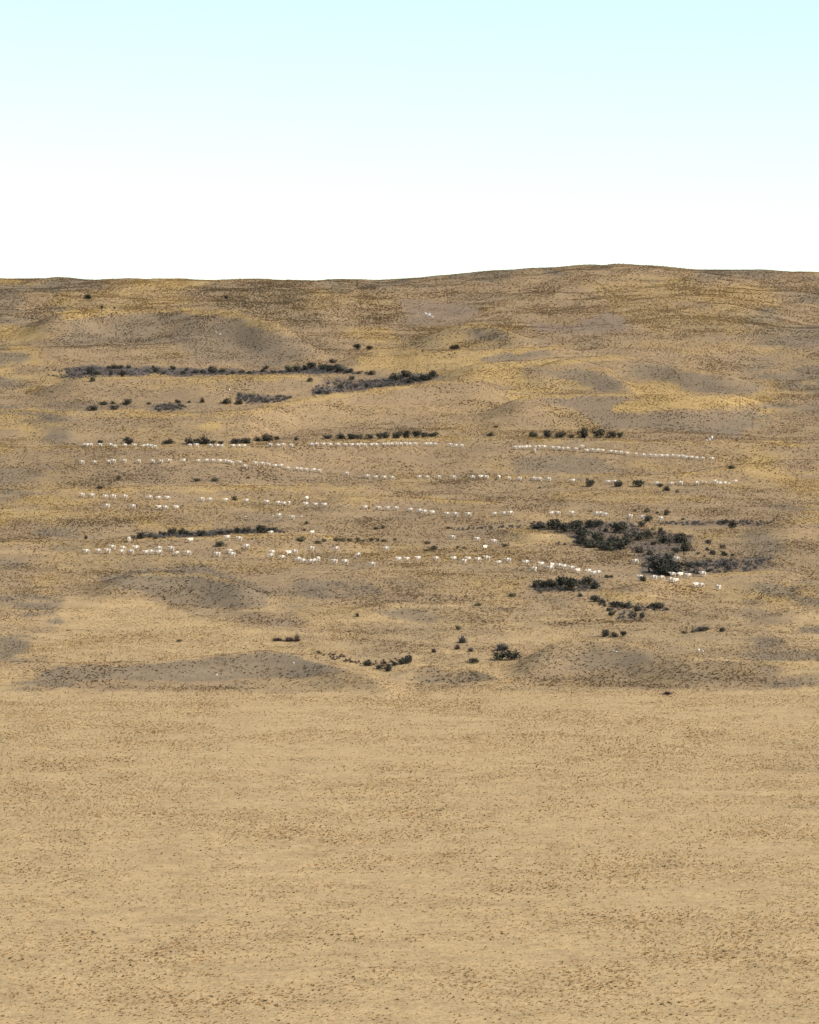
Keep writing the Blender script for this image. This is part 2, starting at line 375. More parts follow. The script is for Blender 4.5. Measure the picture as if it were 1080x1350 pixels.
M_GROUND, g, bs = new_mat('dry_grass_and_stony_ground', .95, .05)
geo = N(g, 'ShaderNodeNewGeometry').outputs['Position']
a1 = N(g, 'ShaderNodeAttribute', attribute_name='cover_a'); a2 = N(g, 'ShaderNodeAttribute', attribute_name='cover_b')
s1 = N(g, 'ShaderNodeSeparateColor'); g.links.new(a1.outputs['Color'], s1.inputs[0])
s2 = N(g, 'ShaderNodeSeparateColor'); g.links.new(a2.outputs['Color'], s2.inputs[0])
grey, mauve, gold, pale = s1.outputs[0], s1.outputs[1], s1.outputs[2], a1.outputs['Alpha']
roughc, dark, brown = s2.outputs[0], s2.outputs[1], s2.outputs[2]
nz1, nz2, nz3 = noise(g, geo, .22, 5, .7), noise(g, geo, .9, 4, .7), noise(g, geo, .05, 4, .6)
nz4 = noise(g, geo, 2.6, 3, .7)
brk = mathn(g, 'ADD', mathn(g, 'MULTIPLY', nz1, .9), mathn(g, 'MULTIPLY', nz2, .7))      # about .8 on average
brk = mathn(g, 'SUBTRACT', brk, .8)
def broken(x, w=.85):   # ragged edges of a kind of cover
    return mathn(g, 'ADD', x, mathn(g, 'MULTIPLY', mathn(g, 'MULTIPLY', brk, w), mathn(g, 'MULTIPLY', mathn(g, 'MULTIPLY', x, mathn(g, 'SUBTRACT', 1.15, x)), 4.)), True)
c = mixc(g, remap(g, nz3, .35, .65), tuple(x * .94 for x in C_TAN), tuple(x * 1.06 for x in C_TAN))
c = mixc(g, broken(brown), c, C_BROWN)
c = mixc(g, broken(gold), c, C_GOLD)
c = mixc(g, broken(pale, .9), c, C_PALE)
c = mixc(g, broken(mauve), c, C_MAUVE)
c = mixc(g, broken(grey), c, C_GREY)
c = mixc(g, broken(dark), c, C_DARK)
val = mathn(g, 'MULTIPLY', remap(g, nz1, .25, .75, .84, 1.16), remap(g, nz2, .25, .75, .80, 1.20))
val = mathn(g, 'MULTIPLY', val, remap(g, nz4, .25, .75, .82, 1.18))
hs = N(g, 'ShaderNodeHueSaturation'); g.links.new(c, hs.inputs['Color']); g.links.new(val, hs.inputs['Value'])
speck = remap(g, nz2, .60, .70)                                                          # dark specks: low tufts, and the shade beside tussocks put into the colour
c = mixc(g, mathn(g, 'MULTIPLY', speck, mathn(g, 'MULTIPLY', mathn(g, 'ADD', roughc, .25), .5)), hs.outputs[0], (.085, .056, .030))
g.links.new(c, bs.inputs['Base Color'])
bm = N(g, 'ShaderNodeBump'); bm.inputs['Strength'].default_value = .55; bm.inputs['Distance'].default_value = .25
g.links.new(mathn(g, 'ADD', nz2, nz4), bm.inputs['Height']); g.links.new(bm.outputs[0], bs.inputs['Normal'])

def simple_mat(name, col, var=.25, scale=3., rough=.9, spec=.1, objvar=0.):
    m, t, b = new_mat(name, rough, spec)
    p = N(t, 'ShaderNodeNewGeometry').outputs['Position']
    v = remap(t, noise(t, p, scale, 3, .65), .25, .75, 1 - var, 1 + var)
    if objvar:
        oi = N(t, 'ShaderNodeObjectInfo')
        v = mathn(t, 'MULTIPLY', v, remap(t, oi.outputs['Random'], 0, 1, 1 - objvar, 1 + objvar))
    h = N(t, 'ShaderNodeHueSaturation'); h.inputs['Color'].default_value = (*col, 1)
    t.links.new(v, h.inputs['Value']); t.links.new(h.outputs[0], b.inputs['Base Color'])
    return m
M_LEAF = simple_mat('dark_evergreen_leaves', (.042, .039, .023), .6, 1.6, .75, .25, .3)
M_OLIVE = simple_mat('olive_leaves', (.088, .078, .040), .4, 1.6, .8, .2, .2)
M_TWIG = simple_mat('grey_twigs', (.128, .111, .094), .4, .8, .95, .05)
M_PURPLE = simple_mat('purple_brown_twigs', (.110, .072, .062), .35, 1., .95, .05)
M_STEM = simple_mat('bark', (.07, .055, .045), .3, 4.)
M_WOOL = simple_mat('wool', (.66, .56, .43), .16, 9., .95, .05, .06)
M_FACE = simple_mat('sheep_face_and_legs', (.60, .52, .44), .12, 12., .85, .1)
M_BLACK = simple_mat('dark_face', (.05, .042, .036), .2, 12.)
M_ROCK = simple_mat('pale_rock', (.52, .49, .43), .25, 2.5)

M_TUS, t, b = new_mat('tussock_blades', .9, .08)
ta = N(t, 'ShaderNodeAttribute', attribute_name='tint', attribute_type='INSTANCER')
t.links.new(ta.outputs['Color'], b.inputs['Base Color'])
tl = N(t, 'ShaderNodeBsdfTranslucent'); t.links.new(ta.outputs['Color'], tl.inputs['Color'])
mx = N(t, 'ShaderNodeMixShader'); mx.inputs[0].default_value = .42
t.links.new(b.outputs[0], mx.inputs[1]); t.links.new(tl.outputs[0], mx.inputs[2])
t.links.new(mx.outputs[0], t.nodes['Material Output'].inputs['Surface'])

# ------------------------------------------------------------------ terrain mesh
me = bpy.data.meshes.new('terrain')
nv = NR * NC
co = np.empty((nv, 3), np.float32); co[:, 0] = Xx.ravel(); co[:, 1] = Dd.ravel(); co[:, 2] = Zz.ravel()
r, cc = np.meshgrid(np.arange(NR - 1), np.arange(NC - 1), indexing='ij')
i0 = (r * NC + cc).ravel()
quads = np.stack([i0, i0 + 1, i0 + NC + 1, i0 + NC], 1).astype(np.int32)
nf = len(quads)
me.vertices.add(nv); me.vertices.foreach_set('co', co.ravel())
me.loops.add(nf * 4); me.loops.foreach_set('vertex_index', quads.ravel())
me.polygons.add(nf); me.polygons.foreach_set('loop_start', np.arange(0, nf * 4, 4, dtype=np.int32))
me.polygons.foreach_set('use_smooth', np.ones(nf, bool))
me.update(calc_edges=True)
uf, vf = Uu.ravel(), np.clip(Vv.ravel(), MV0, MV0 + MH - 1)
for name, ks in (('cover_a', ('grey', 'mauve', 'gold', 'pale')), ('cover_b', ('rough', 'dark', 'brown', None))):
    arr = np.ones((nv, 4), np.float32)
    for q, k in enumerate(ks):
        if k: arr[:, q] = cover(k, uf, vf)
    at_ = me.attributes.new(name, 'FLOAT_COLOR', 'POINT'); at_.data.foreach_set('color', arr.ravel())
me.materials.append(M_GROUND)
terrain = bpy.data.objects.new('terrain', me); COL.objects.link(terrain)
tag(terrain, 'dry grassy hillside of rolling hummocks above a pale flat', kind='structure')

# ------------------------------------------------------------------ tussock grass over the slope (nobody could count it)
def tussock_mesh(k):
    rg = np.random.default_rng(100 + k); V, Fc = [], []
    for i in range(22):
        a = rg.uniform(0, 2 * math.pi); lean = rg.uniform(.3, 1.0); h = rg.uniform(.6, 1.0) * (1 - .45 * lean); w = rg.uniform(.05, .10)
        cx, cy = math.cos(a), math.sin(a); r0 = rg.uniform(.0, .16)
        b0 = np.array([cx * r0, cy * r0, -.06]); tp = np.array([cx * (r0 + lean * .55), cy * (r0 + lean * .55), h])
        md = b0 * .45 + tp * .55 + np.array([0, 0, .12]); sd = np.array([-cy, cx, 0]) * w
        n = len(V)
        V += [b0 - sd, b0 + sd, md + sd * .9, md - sd * .9, tp]
        Fc += [(n, n + 1, n + 2, n + 3), (n + 3, n + 2, n + 4)]
    return mesh_from('tussock', V, Fc, [M_TUS])
tcol = bpy.data.collections.new('tussock_kinds')
for k in range(5): tcol.objects.link(bpy.data.objects.new('tussock', tussock_mesh(k)))

cu = .5 * (ucol[1:] + ucol[:-1]); cuu = np.broadcast_to(cu, (NR - 1, NC - 1))
vmid = .25 * (Vv[1:, 1:] + Vv[:-1, 1:] + Vv[1:, :-1] + Vv[:-1, :-1])
area = (Xx[:-1, 1:] - Xx[:-1, :-1]) * (Dd[1:, :-1] - Dd[:-1, :-1])
vis = (vmid < Venv[:-1, :-1] + 6) & (cuu > -140) & (cuu < 1220) & (vmid < 1400) & (Dd[:-1, :-1] < 1800)
zc = {k: cover(k, cuu, np.clip(vmid, MV0, MV0 + MH - 1)) for k in CH}
dm = Dd[:-1, :-1]
dens = (0.60 + 0.7 * zc['rough'] + .35 * zc['gold'] + .45 * zc['pale']) * np.where(zc['mauve'] > .6, .45, 1) * np.interp(dm, [150, 450, 700, 1100, 1600], [1.9, 1.3, 1.0, .62, .42])
patch = np.clip(1 + 1.5 * fbm(Xx[:-1, :-1] / 9, Dd[:-1, :-1] / 9, 77, 3), .15, 2.5)
wt = (area * dens * patch * vis).ravel()
NT = int(min(wt.sum() * 2, 560000))
pick = np.searchsorted(np.cumsum(wt) / wt.sum(), RNG.random(NT)); pick = np.clip(pick, 0, wt.size - 1)
pr, pc = pick // (NC - 1), pick % (NC - 1)
fu, fv = RNG.random(NT), RNG.random(NT)
def bil(A): return (A[pr, pc] * (1 - fu) + A[pr, pc + 1] * fu) * (1 - fv) + (A[pr + 1, pc] * (1 - fu) + A[pr + 1, pc + 1] * fu) * fv
tp = np.stack([bil(Xx), bil(Dd), bil(Zz)], 1)
q = {k: zc[k][pr, pc][:, None] for k in zc}
def lerp(a, b, f): return a * (1 - f) + np.array(b) * f
tc = np.ones((NT, 3)) * np.array(C_TAN)
tc = lerp(tc, C_BROWN, q['brown']); tc = lerp(tc, C_GOLD, np.clip(q['gold'] * 1.1, 0, 1)); tc = lerp(tc, C_PALE, q['pale'])
tc = lerp(tc, (.180, .134, .080), q['grey'] * .9); tc = lerp(tc, (.13, .09, .06), q['mauve'] * .6); tc = lerp(tc, (.075, .06, .05), q['dark'] * .9)
dk = (RNG.random(NT) < (.14 + .42 * q['rough'][:, 0]) * (1 - .7 * q['pale'][:, 0]) * (1 - .45 * q['gold'][:, 0]))[:, None]    # darker brown or olive plants; the tint also stands in for shaded sides
tc = np.where(dk, tc * .66 + np.array((.008, .006, .001)), tc * 1.4) * RNG.uniform(.70, 1.35, (NT, 1))
sc_ = RNG.uniform(.15, .34, NT) * (1 - .3 * q['pale'][:, 0]) * (1 + .35 * q['rough'][:, 0]) * np.where(dk[:, 0], 1.0, .85) * np.interp(tp[:, 1], [300, 600, 1100, 1500], [.62, .78, 1.0, 1.15])
wd_ = sc_ * RNG.uniform(1.1, 2.0, NT)
pm = bpy.data.meshes.new('tussock_grass'); pm.vertices.add(NT); pm.vertices.foreach_set('co', tp.astype(np.float32).ravel())
x = pm.attributes.new('tint', 'FLOAT_COLOR', 'POINT'); x.data.foreach_set('color', np.concatenate([tc, np.ones((NT, 1))], 1).astype(np.float32).ravel())
x = pm.attributes.new('size', 'FLOAT_VECTOR', 'POINT'); x.data.foreach_set('vector', np.stack([wd_, wd_, sc_], 1).astype(np.float32).ravel())
x = pm.attributes.new('turn', 'FLOAT_VECTOR', 'POINT'); tr = np.zeros((NT, 3), np.float32); tr[:, 2] = RNG.random(NT) * 6.283; x.data.foreach_set('vector', tr.ravel())
pm.materials.append(M_TUS)
tus = bpy.data.objects.new('tussock_grass', pm); COL.objects.link(tus)
tag(tus, 'dry tussock grass scattered over the whole hillside', 'grass', kind='stuff')
gn = bpy.data.node_groups.new('scatter_tussocks', 'GeometryNodeTree')
gn.interface.new_socket('Geometry', in_out='INPUT', socket_type='NodeSocketGeometry')
gn.interface.new_socket('Geometry', in_out='OUTPUT', socket_type='NodeSocketGeometry')
gi, go = gn.nodes.new('NodeGroupInput'), gn.nodes.new('NodeGroupOutput')
iop = gn.nodes.new('GeometryNodeInstanceOnPoints'); ci = gn.nodes.new('GeometryNodeCollectionInfo')
ci.inputs['Collection'].default_value = tcol; ci.inputs['Separate Children'].default_value = True; ci.inputs['Reset Children'].default_value = True
iop.inputs['Pick Instance'].default_value = True
def nattr(name):
    n = gn.nodes.new('GeometryNodeInputNamedAttribute'); n.data_type = 'FLOAT_VECTOR'; n.inputs['Name'].default_value = name
    return [o for o in n.outputs if o.enabled and o.name == 'Attribute'][0]
e2r = gn.nodes.new('FunctionNodeEulerToRotation')
gn.links.new(gi.outputs[0], iop.inputs['Points']); gn.links.new(ci.outputs[0], iop.inputs['Instance'])
gn.links.new(nattr('turn'), e2r.inputs[0]); gn.links.new(e2r.outputs[0], iop.inputs['Rotation']); gn.links.new(nattr('size'), iop.inputs['Scale'])
gn.links.new(iop.outputs[0], go.inputs[0])
md_ = tus.modifiers.new('scatter', 'NODES'); md_.node_group = gn

# ------------------------------------------------------------------ bushes
def crown_mesh(k, mat, n=430, leaf=.13):
    """unit bush: 1 wide, 1 tall, standing on z = 0; small leaf faces spread through several uneven clumps"""
    rg = np.random.default_rng(300 + k); V, Fc = [], []
    clumps = [(0, 0, .42, .40)]
    for i in range(7):
        a = rg.uniform(0, 6.283); rr = rg.uniform(.14, .34)
        clumps.append((rr * math.cos(a), rr * math.sin(a), rg.uniform(.18, .70), rg.uniform(.16, .30)))
    w = np.array([c_[3] ** 2 for c_ in clumps]); w /= w.sum()
    for i in range(n):
        c_ = clumps[rg.choice(len(clumps), p=w)]
        dv = rg.normal(size=3); dv /= np.linalg.norm(dv)
        rad = c_[3] * rg.uniform(.55, 1.08)
        p = np.array([c_[0], c_[1], c_[2]]) + dv * rad * np.array([1, 1, 1.05])
        p[2] = max(p[2], .02 + rg.uniform(0, .08))
        nn = dv + rg.normal(size=3) * .55; nn /= np.linalg.norm(nn)
        a_ = np.cross(nn, rg.normal(size=3)); a_ /= np.linalg.norm(a_) + 1e-9; b_ = np.cross(nn, a_)
        s = leaf * rg.uniform(.5, 1.2); m = len(V)
        V += [p - a_ * s * .5, p + b_ * s * .35 + nn * s * .2, p + a_ * s * .6, p - b_ * s * .35]
        Fc.append((m, m + 1, m + 2, m + 3))
    return mesh_from('foliage', V, Fc, [mat])
def stems_mesh(k):
    rg = np.random.default_rng(500 + k); V, Fc = [], []
    for i in range(6):
        a = rg.uniform(0, 6.283); tipr = rg.uniform(.1, .36); h = rg.uniform(.35, .75)
        b0 = np.array([.04 * math.cos(a), .04 * math.sin(a), -.05]); t_ = np.array([tipr * math.cos(a), tipr * math.sin(a), h])
        m = len(V)
        for p, wv_ in ((b0, .022), (t_, .007)):
            for j in range(3): V.append(p + wv_ * np.array([math.cos(j * 2.094), math.sin(j * 2.094), 0]))
        for j in range(3): Fc.append((m + j, m + (j + 1) % 3, m + 3 + (j + 1) % 3, m + 3 + j))
    return mesh_from('stems', V, Fc, [M_STEM])
def twig_arrays(k, n=70):
    rg = np.random.default_rng(700 + k); V, Fc = [], []
    for i in range(n):
        a = rg.uniform(0, 6.283); el = rg.uniform(.15, 1.45); L = rg.uniform(.6, 1.0)
        dv = np.array([math.cos(a) * math.cos(el) * .55, math.sin(a) * math.cos(el) * .55, math.sin(el) * .95]) * L
        b0 = dv * rg.uniform(0, .45) + rg.normal(size=3) * .06; b0[2] = max(b0[2], -.03)
        sd = np.cross(dv, rg.normal(size=3)); sd *= rg.uniform(.018, .04) / (np.linalg.norm(sd) + 1e-9)
        m = len(V); V += [b0 - sd, b0 + sd, dv + rg.normal(size=3) * .05]; Fc.append((m, m + 1, m + 2))
    return np.array(V), np.array(Fc)
TW = [twig_arrays(k) for k in range(4)]
CROWNS = [crown_mesh(k, M_LEAF) for k in range(9)]
OLIVES = [crown_mesh(20 + k, M_OLIVE, 300, .15) for k in range(4)]
STEMS = [stems_mesh(k) for k in range(3)]
def twig_mesh(k, mat):
    V, Fc = twig_arrays(40 + k, 240); return mesh_from('twigs', V, Fc, [mat])
GREYS = [twig_mesh(k, M_TWIG) for k in range(3)]
PURPS = [twig_mesh(k + 5, M_PURPLE) for k in range(3)]

SMALL = []   # bushes: (cluster, kind, u, v of the base, width px, height px)
def bushes(cluster, crop, rows, kind='dark'):
    for row in rows:
        x, y, w, h = row[:4]
        s = CR[crop][2] if crop in CR else K
        ox, oy = CR[crop][:2] if crop in CR else crop
        SMALL.append((cluster, row[4] if len(row) > 4 else kind, ox + x / s, oy + y / s, w / s, h / s))

bushes('on the uppermost slope by the top left corner', 'Z1', [(25, 27, 38, 26), (95, 72, 16, 16), (155, 74, 13, 11), (685, 27, 20, 20)])
bushes('in the long scrub gully below the big mound', 'Z1', [(40, 385, 42, 36), (72, 387, 26, 20), (130, 358, 24, 18), (155, 358, 40, 20), (185, 358, 26, 18), (220, 356, 24, 18), (140, 388, 24, 24),
    (195, 396, 54, 28), (52, 420, 28, 24), (337, 358, 18, 18), (350, 375, 30, 22), (385, 385, 30, 18), (430, 362, 34, 20), (500, 368, 24, 18), (480, 382, 32, 16), (540, 380, 32, 18), (575, 378, 32, 18),
    (620, 380, 46, 38), (665, 375, 42, 18), (715, 382, 24, 14), (760, 376, 32, 14), (795, 382, 26, 14), (870, 360, 32, 20), (860, 372, 26, 16), (908, 380, 26, 18), (985, 372, 40, 32), (1022, 370, 44, 28), (1060, 364, 34, 26)])
bushes('in the long scrub gully below the big mound', 'Z2', [(75, 357, 48, 30), (130, 364, 50, 32), (165, 368, 44, 32), (197, 352, 30, 18), (210, 374, 44, 26), (250, 378, 40, 22), (300, 383, 28, 16)])
bushes('beside the upper scrub gully, standing alone', 'Z2', [(178, 330, 38, 22), (362, 388, 42, 24), (68, 420, 28, 22), (267, 412, 26, 22)])
bushes('in the slanting scrub strip under the golden hill', 'Z2', [(335, 448, 30, 20), (405, 445, 22, 16), (480, 414, 64, 40), (520, 398, 60, 36), (560, 417, 54, 28), (605, 414, 44, 26), (652, 394, 46, 28),
    (640, 410, 38, 22), (535, 427, 40, 20), (210, 452, 32, 20), (150, 480, 28, 18), (110, 477, 32, 18), (280, 447, 26, 16)])
bushes('low on the tussocky slope above the golden hill', 'Z2', [(290, 266, 44, 26), (350, 268, 36, 20), (740, 266, 28, 20), (765, 264, 32, 24)])
bushes('on the shelf above the big left crest', 'Z1', [(215, 528, 52, 32), (105, 530, 36, 20), (145, 525, 24, 16), (50, 557, 54, 24), (155, 553, 42, 24), (320, 528, 22, 14), (510, 520, 15, 12), (570, 520, 24, 26),
    (690, 526, 50, 30), (745, 528, 40, 22), (455, 520, 32, 18)])
bushes('in the row behind the uppermost file of sheep, left half', 'Z1', [(85, 716, 32, 20), (218, 715, 52, 36), (410, 716, 58, 26), (520, 716, 62, 32), (570, 716, 68, 38), (612, 718, 42, 22), (660, 716, 32, 16), (730, 714, 54, 26),
    (775, 712, 54, 28), (830, 702, 44, 22), (880, 702, 62, 34), (925, 697, 28, 20), (1020, 698, 28, 16)])
bushes('in the row behind the uppermost file of sheep, middle', 'Z2', [(150, 691, 44, 20), (210, 692, 52, 28), (265, 692, 52, 28), (300, 692, 36, 22), (350, 692, 42, 22), (400, 690, 42, 28), (430, 688, 40, 34), (480, 688, 54, 36),
    (530, 687, 48, 38), (575, 684, 48, 32), (612, 682, 34, 26), (652, 680, 58, 22), (925, 678, 38, 20), (950, 637, 22, 10)])
bushes('in the row above the file of sheep at right', 'Z3', [(112, 683, 46, 28), (180, 683, 46, 40), (240, 685, 58, 30), (290, 685, 32, 18), (345, 686, 64, 48), (420, 686, 62, 44), (485, 687, 50, 32), (525, 685, 32, 26)])
bushes('in the scrub line above the lower flock at left', 'Z4', [(280, 470, 48, 34), (320, 464, 32, 18), (375, 454, 22, 20), (395, 457, 24, 22), (430, 454, 48, 34), (470, 452, 42, 32), (492, 454, 32, 26), (520, 457, 28, 16), (565, 457, 44, 30),
    (660, 450, 38, 18), (700, 447, 38, 20), (740, 444, 42, 26), (780, 444, 42, 30), (845, 444, 58, 38), (885, 442, 42, 26), (915, 437, 32, 22), (350, 471, 30, 14)])
bushes('on the open brown slope at left', 'Z4', [(20, 470, 18, 18), (175, 192, 26, 22, 'olive'), (545, 198, 34, 16, 'olive'), (630, 198, 42, 18, 'olive'), (85, 233, 36, 14), (725, 288, 30, 22, 'olive'), (655, 508, 56, 26, 'olive'),
    (1065, 402, 26, 16, 'olive'), (1055, 432, 20, 11, 'olive'), (790, 184, 22, 9, 'olive')])
bushes('beside the third file of sheep at right', 'Z5', [(382, 223, 48, 36), (518, 223, 46, 30), (612, 226, 58, 36), (715, 226, 30, 18), (743, 243, 36, 24), (795, 253, 20, 15, 'olive'), (1055, 138, 42, 18), (142, 231, 16, 9, 'olive')])
bushes('above the scrub thicket at right', 'Z5', [(652, 347, 24, 24, 'olive'), (745, 359, 26, 32), (660, 388, 42, 30), (595, 341, 20, 13, 'olive'), (700, 351, 18, 11, 'olive'), (630, 413, 38, 28)])
bushes('in the big dark thicket at right, upper part', 'Z5', [(130, 424, 80, 38), (210, 428, 74, 58), (265, 440, 64, 44), (320, 434, 84, 56), (385, 420, 64, 38), (420, 414, 54, 36), (456, 436, 28, 20), (520, 444, 84, 52), (350, 472, 92, 52),
    (420, 480, 84, 48), (345, 503, 74, 42), (400, 514, 92, 46), (460, 527, 92, 42), (522, 522, 100, 58), (490, 492, 62, 36), (560, 482, 54, 36), (612, 478, 64, 38), (655, 470, 46, 38), (725, 492, 64, 50), (808, 491, 72, 50),
    (683, 500, 26, 18), (718, 441, 22, 22)])
bushes('in the big dark thicket at right, lower part', 'Z5', [(615, 538, 48, 30), (845, 530, 66, 44), (790, 537, 44, 26), (665, 547, 32, 22), (700, 634, 112, 66), (740, 612, 104, 64), (782, 637, 84, 62), (690, 602, 74, 52), (750, 647, 120, 52),
    (635, 673, 32, 30), (760, 572, 54, 34)])
bushes('in the grey scrub by the right edge', 'Z5', [(1010, 602, 72, 46, 'grey'), (1040, 617, 54, 36, 'grey'), (1020, 551, 32, 20), (965, 546, 30, 22), (1010, 517, 28, 20), (940, 526, 32, 20, 'grey'), (942, 493, 32, 20), (890, 602, 64, 32, 'grey'),
    (850, 608, 44, 30), (930, 602, 54, 28, 'grey'), (900, 637, 44, 24, 'grey'), (1060, 419, 42, 40), (1020, 401, 44, 26)])
bushes('scattered right of the big thicket', (804, 655), [(560, 432, 46, 30, 'olive'), (590, 490, 40, 34), (660, 445, 60, 50), (500, 440, 34, 24, 'olive'), (700, 480, 90, 50, 'grey'), (950, 300, 70, 36, 'grey'), (820, 330, 60, 26, 'grey')])
bushes('scattered right of the big thicket', (864, 725), [(750, 52, 66, 56), (890, 66, 74, 56, 'olive'), (1000, 92, 56, 44), (680, 150, 74, 32, 'olive'), (560, 60, 50, 34, 'olive'), (440, 205, 110, 50, 'grey'), (560, 215, 90, 46), (350, 210, 80, 40), (640, 95, 44, 30, 'olive'), (1020, 200, 80, 60, 'grey'), (500, 300, 70, 50, 'grey'), (690, 290, 90, 50)])
bushes('in the dark clump under the lowest file of sheep', 'Z5', [(140, 702, 64, 42), (190, 707, 74, 48), (250, 702, 64, 54), (300, 717, 84, 58), (370, 692, 48, 44), (400, 707, 54, 30), (460, 656, 28, 16), (482, 656, 22, 14)])
bushes('in the scrub trail running down from the dark clump', 'Z8', [(150, 71, 20, 20, 'olive'), (335, 86, 38, 20, 'grey'), (410, 112, 54, 30), (398, 100, 32, 22), (440, 122, 38, 26), (510, 137, 70, 28), (560, 140, 60, 26), (470, 156, 28, 20), (485, 176, 32, 22),
    (608, 156, 38, 28), (588, 189, 36, 30), (628, 187, 28, 30), (700, 143, 70, 32), (745, 151, 38, 18, 'grey')])
bushes('above the lowest grey mound at right', 'Z8', [(455, 276, 46, 38), (495, 279, 42, 26), (540, 275, 34, 26), (905, 251, 70, 26, 'grey'), (930, 248, 40, 20), (1012, 253, 30, 24), (870, 256, 32, 16, 'grey'), (830, 261, 32, 12, 'olive')])
bushes('on the pale flat at lower right', 'Z8', [(750, 551, 64, 18, 'purple')])
bushes('in the hollow between the two lowest mounds', 'Z7', [(340, 416, 48, 32), (400, 431, 46, 22), (420, 409, 20, 18), (440, 441, 44, 40), (470, 416, 26, 22), (500, 409, 38, 26), (535, 397, 36, 38), (520, 404, 42, 28)])
bushes('scattered on the lower golden slope in the middle', 'Z7', [(655, 351, 32, 24, 'purple'), (845, 403, 54, 24), (775, 244, 30, 22, 'olive'), (792, 307, 56, 42, 'grey'), (768, 337, 38, 28, 'purple'), (830, 347, 38, 24, 'grey'),
    (980, 344, 84, 42, 'grey'), (970, 387, 74, 42), (1035, 387, 84, 48), (290, 181, 22, 18), (865, 129, 38, 13, 'olive'), (1030, 85, 48, 16, 'olive')])
bushes('on the golden slope at lower left', 'Z6', [(1020, 299, 42, 40, 'purple'), (930, 297, 74, 18, 'purple'), (985, 299, 64, 24, 'purple'), (462, 301, 26, 13, 'olive')])
bushes('in the olive shrub row among the lower flock', (344, 695), [(505, 190, 112, 66, 'olive'), (745, 218, 92, 44, 'olive'), (825, 192, 70, 44, 'olive')])
bushes('in the olive shrub row among the lower flock', (434, 695), [(100, 188, 92, 50, 'olive'), (180, 192, 82, 48, 'olive'), (265, 192, 64, 48, 'olive'), (380, 192, 72, 54, 'olive'), (440, 197, 44, 34, 'olive'), (545, 187, 62, 50, 'olive'),
    (625, 187, 54, 44, 'olive'), (715, 192, 92, 34, 'olive'), (850, 174, 46, 30, 'olive')])
bushes('by the middle of the hillside', (434, 695), [(600, 32, 92, 30), (700, 24, 62, 44)])
bushes('by the middle of the hillside', (514, 695), [(490, 222, 92, 40, 'olive'), (570, 304, 122, 60, 'olive'), (460, 314, 92, 28, 'olive'), (65, 174, 42, 30, 'olive'), (880, 272, 54, 28, 'olive'), (955, 282, 62, 28, 'olive'), (755, 24, 62, 30),
    (1020, 34, 28, 36)])
bushes('by the middle of the hillside', (590, 700), [(745, 208, 92, 44, 'olive')])

KINDW = {'dark': 'dark evergreen bush', 'olive': 'small olive brown shrub', 'grey': 'grey leafless shrub', 'purple': 'low purple brown shrub'}
byc = {}
for s_ in SMALL: byc.setdefault((s_[0], s_[1]), []).append(s_)
mesh_cycle = {'dark': CROWNS, 'olive': OLIVES, 'grey': GREYS, 'purple': PURPS}
rb = random.Random(5)
for (cl, kind), lst in byc.items():
    lst.sort(key=lambda s: s[2])
    for i, (_, _, u, v, w, h) in enumerate(lst):
        x, y, z = at(u, v)
        W, H = w * y / F * 1.16, h * y / F * 1.25
        me_ = rb.choice(mesh_cycle[kind]); rz = rb.uniform(0, 6.283)
        lab = f"{KINDW[kind]}, {nth(i + 1, len(lst))} {cl}"
        if len(lab.split()) > 15: lab = lab.replace(' evergreen', '')
        if w > 8 and kind == 'dark':
            o = bpy.data.objects.new('bush', None); o.empty_display_size = .2
            COL.objects.link(o)
            for nm, m_ in (('foliage', me_), ('stems', rb.choice(STEMS))):
                ch = bpy.data.objects.new(nm, m_); COL.objects.link(ch); ch.parent = o
        else:
            o = bpy.data.objects.new('shrub' if kind != 'dark' else 'bush', me_); COL.objects.link(o)
        o.location = (x, y + W * .25, z - .04 * H); o.rotation_euler = (0, 0, rz)
        o.scale = (W, W, H)
        tag(o, lab, 'bush' if kind == 'dark' else 'shrub', KINDW[kind] + 's on the hillside')

# grey leafless scrub that reads as one mass: one object for each patch
def scrub(label, crop, pts, n, hgt=(.5, .9), mat=M_TWIG):
    P = [beyond(*cp(crop, x, y)) for x, y in pts]
    us, vs = [p[0] for p in P], [p[1] for p in P]
    VV, FF, m, k, tries = [], [], 0, 0, 0
    rs = random.Random(len(label) * 31 + n)
    while k < n and tries < n * 30:
        tries += 1
        u, v = rs.uniform(min(us), max(us)), rs.uniform(min(vs), max(vs))
        ins = False
        for (xa, ya), (xb, yb) in zip(P, P[1:] + P[:1]):
            if (ya > v) != (yb > v) and u < (xb - xa) * (v - ya) / (yb - ya) + xa: ins = not ins
        if not ins: continue
        x, y, z = at(u, v); k += 1
        A, Fc = TW[rs.randrange(4)]
        h = rs.uniform(*hgt) * (y / 800) ** .5; w = h * rs.uniform(1.2, 2.2); a = rs.uniform(0, 6.283); ca, sa = math.cos(a), math.sin(a)
        VV.append(np.stack([x + (A[:, 0] * ca - A[:, 1] * sa) * w, y + (A[:, 0] * sa + A[:, 1] * ca) * w, z + A[:, 2] * h], 1)); FF.append(Fc + m); m += len(A)
    V, Fc = np.concatenate(VV), np.concatenate(FF)
    o = bpy.data.objects.new('scrub', mesh_from('scrub', V, Fc, [mat])); COL.objects.link(o)
    tag(o, label, 'scrub', 'patches of grey scrub', 'stuff')
scrub('grey leafless scrub filling the long gully below the big mound', 'Z1', [(0, 356), (120, 350), (400, 360), (700, 370), (900, 370), (1080, 350), (1280, 362), (1400, 385), (1080, 382), (900, 386), (500, 390), (200, 388), (0, 412)], 300, (.4, .8))
scrub('grey scrub strip slanting down under the golden hill', 'Z2', [(75, 462), (110, 436), (190, 418), (270, 412), (400, 412), (500, 390), (640, 386), (690, 396), (560, 430), (300, 460), (100, 482)], 240, (.45, .9))
